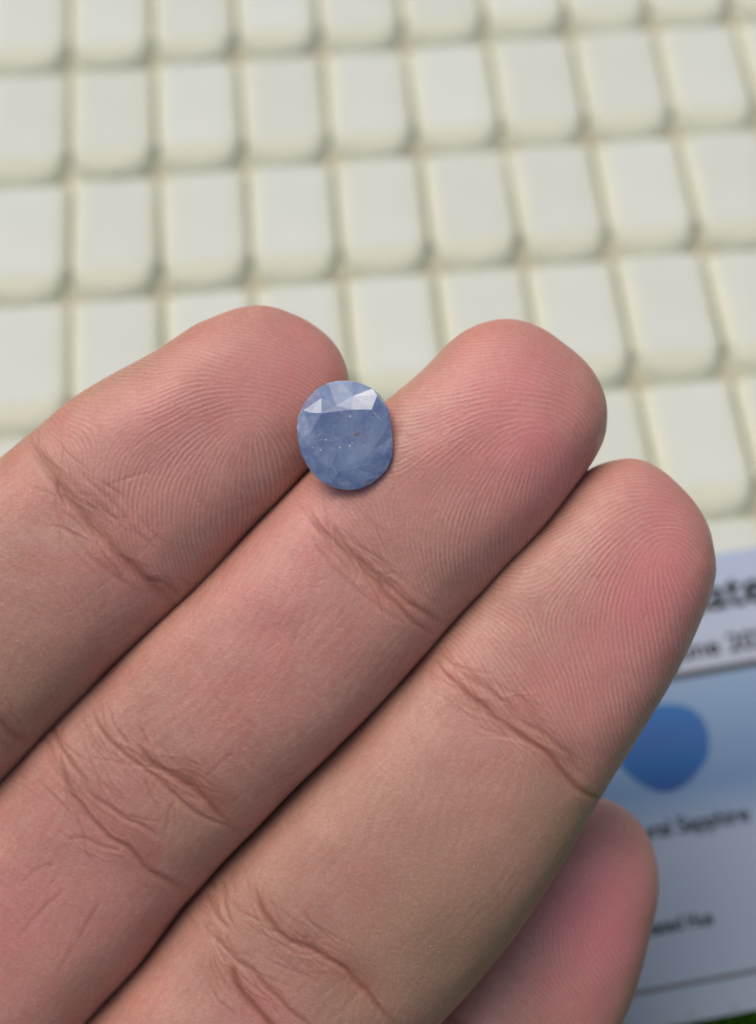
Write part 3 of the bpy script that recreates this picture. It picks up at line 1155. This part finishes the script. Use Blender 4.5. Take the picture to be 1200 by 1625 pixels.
fc("m6", "g0", "m7", "l1")
fc("m7", "g0", "g1", "g2")
fc("l1", "m7", "i")
# girdle band and two-step pavilion
ng = len(girdle)
cen = np.mean(girdle, 0)
for n in range(ng):
    x, y = girdle[n]
    gp("q%d" % n, x, y, (-0.62 if 2 <= n <= 11 else 0.60) - 0.24)
for n in range(ng):
    x, y = girdle[n]
    gp("p%d" % n, cen[0] + (x - cen[0]) * .66, cen[1] + (y - cen[1]) * .66, -1.75)
gp("k", cen[0], cen[1], -3.1)
for n in range(ng):
    m = (n + 1) % ng
    fc("g%d" % n, "q%d" % n, "q%d" % m, "g%d" % m)
    if n % 2 == 0:
        fc("q%d" % n, "p%d" % n, "q%d" % m)
        fc("q%d" % m, "p%d" % n, "p%d" % m)
    else:
        fc("q%d" % n, "p%d" % n, "p%d" % m, "q%d" % m)
    fc("p%d" % n, "k", "p%d" % m)
gc = cam_pt(np.array(450 + 585 / 6), np.array(580 + 662 / 6), GD)
tri = []
import bmesh
bm = bmesh.new()
bv = [bm.verts.new((to_world(gc + np.array(p)) - to_world(gc)) * MM) for p in pts3]
for f in faces:
    try:
        bm.faces.new([bv[i] for i in f])
    except ValueError:
        pass
bmesh.ops.recalc_face_normals(bm, faces=bm.faces[:])
bmesh.ops.triangulate(bm, faces=[f for f in bm.faces if len(f.verts) > 4 and len(f.verts) < 9] + [f for f in bm.faces if len(f.verts) == 4])
gme = bpy.data.meshes.new("sapphire")
bm.to_mesh(gme)
bm.free()
gme.materials.append(M_GEM)
gem = bpy.data.objects.new("sapphire", gme)
link(gem)
gem.location = to_world(gc) * MM
tag(gem, "cloudy blue oval faceted gemstone held between two fingertips", "gemstone")
# where each bright facet sends the line of sight
Lc = RC @ np.array(sv)
for nm in (("i", "a", "h"), ("h", "a", "b"), ("b", "c", "f"), ("b", "f", "g_"), ("c", "d", "e"), ("c", "e", "f")):
    A, B, C_ = (np.array(pts3[idx[q]]) for q in nm)
    n = np.cross(B - A, C_ - A)
    n /= np.linalg.norm(n)
    n *= np.sign(n[2])
    v = -gc / np.linalg.norm(gc)
    rf = 2 * (v @ n) * n - v
    print("facet", nm, n.round(2), "reflects", rf.round(2), "sun off deg", round(math.degrees(math.acos(np.clip(rf @ Lc, -1, 1))), 1))

# feathers and specks seen at the top of the stone
def gem_piece(name, verts, polys, mat):
    me = bpy.data.meshes.new(name)
    me.from_pydata([tuple((to_world(gc + np.array(p)) - to_world(gc)) * MM) for p in verts], [], polys)
    me.materials.append(mat)
    o = bpy.data.objects.new(name, me)
    link(o, gem)
    return o


M_FEATHER = plain("feather_veil", (0.27, 0.30, 0.47), 0.25, 0.5)
M_SPECK = plain("pale_speck", (0.55, 0.60, 0.70), 0.3, 0.5)
M_DARK = plain("brown_inclusion", (0.055, 0.035, 0.03), 0.5, 0.3)
M_RUST = plain("rust_inclusion", (0.22, 0.17, 0.20), 0.5, 0.3)


def feather(pts, w, z=TBL + 0.012, mat=M_FEATHER):
    cv = spline(np.array(pts, float), 8)
    t = np.gradient(cv, axis=0)
    nn = np.stack([-t[:, 1], t[:, 0]], -1) / np.linalg.norm(t, axis=1)[:, None]
    ww = w * np.sin(np.linspace(0.12, np.pi - .12, len(cv)))[:, None] * (0.7 + 0.5 * rng.random((len(cv), 1)))
    zz = np.interp(np.linspace(0, 1, len(cv)), np.linspace(0, 1, np.size(z)), np.atleast_1d(z))
    v = [gz(p[0], p[1], q) for p, q in zip(cv + nn * ww, zz)] + [gz(p[0], p[1], q) for p, q in zip(cv - nn * ww, zz)]
    n = len(cv)
    gem_piece("feather", v, [(i, i + 1, n + i + 1, n + i) for i in range(n - 1)], mat)


feather([(275, 748), (310, 716), (390, 712), (480, 720), (560, 690), (640, 655), (690, 652)], 5)
feather([(700, 650), (760, 690), (810, 740), (842, 800)], 4)
feather([(735, 560), (742, 600), (720, 640), (690, 655)], 4)
feather([(838, 640), (842, 700), (846, 770)], 3)
feather([(545, 300), (600, 320), (640, 305)], 3, 0.75) if False else None
M_EDGE = plain("pale_facet_edge", (0.50, 0.56, 0.70), 0.25, 0.5)  # pale line along one facet edge
feather([(845, 432), (895, 492), (945, 550), (985, 598)], 3, (TBL + .02, .82), M_EDGE)


def speck(x, y, r, mat, z=TBL):
    k = 7
    v = [gz(x + r * math.cos(2 * math.pi * i / k) * random.uniform(.6, 1.3), y + r * math.sin(2 * math.pi * i / k) * random.uniform(.5, 1.2), z + .008) for i in range(k)]
    v.append(gz(x, y, z + .03))
    gem_piece("inclusion", v, [(i, (i + 1) % k, k) for i in range(k)], mat)


speck(702, 664, 24, M_RUST)
speck(684, 662, 9, M_DARK, TBL + .03)
speck(715, 648, 6, M_DARK, TBL + .03)
speck(770, 668, 6, M_RUST)
for x, y, r in ((540, 785, 9), (632, 768, 11), (655, 742, 8), (636, 490, 8), (406, 712, 8), (357, 808, 9), (285, 787, 7), (340, 668, 6), (480, 640, 5), (770, 770, 6), (600, 575, 5)):
    speck(x, y, r, M_SPECK)
print("objects", len(scene.objects))
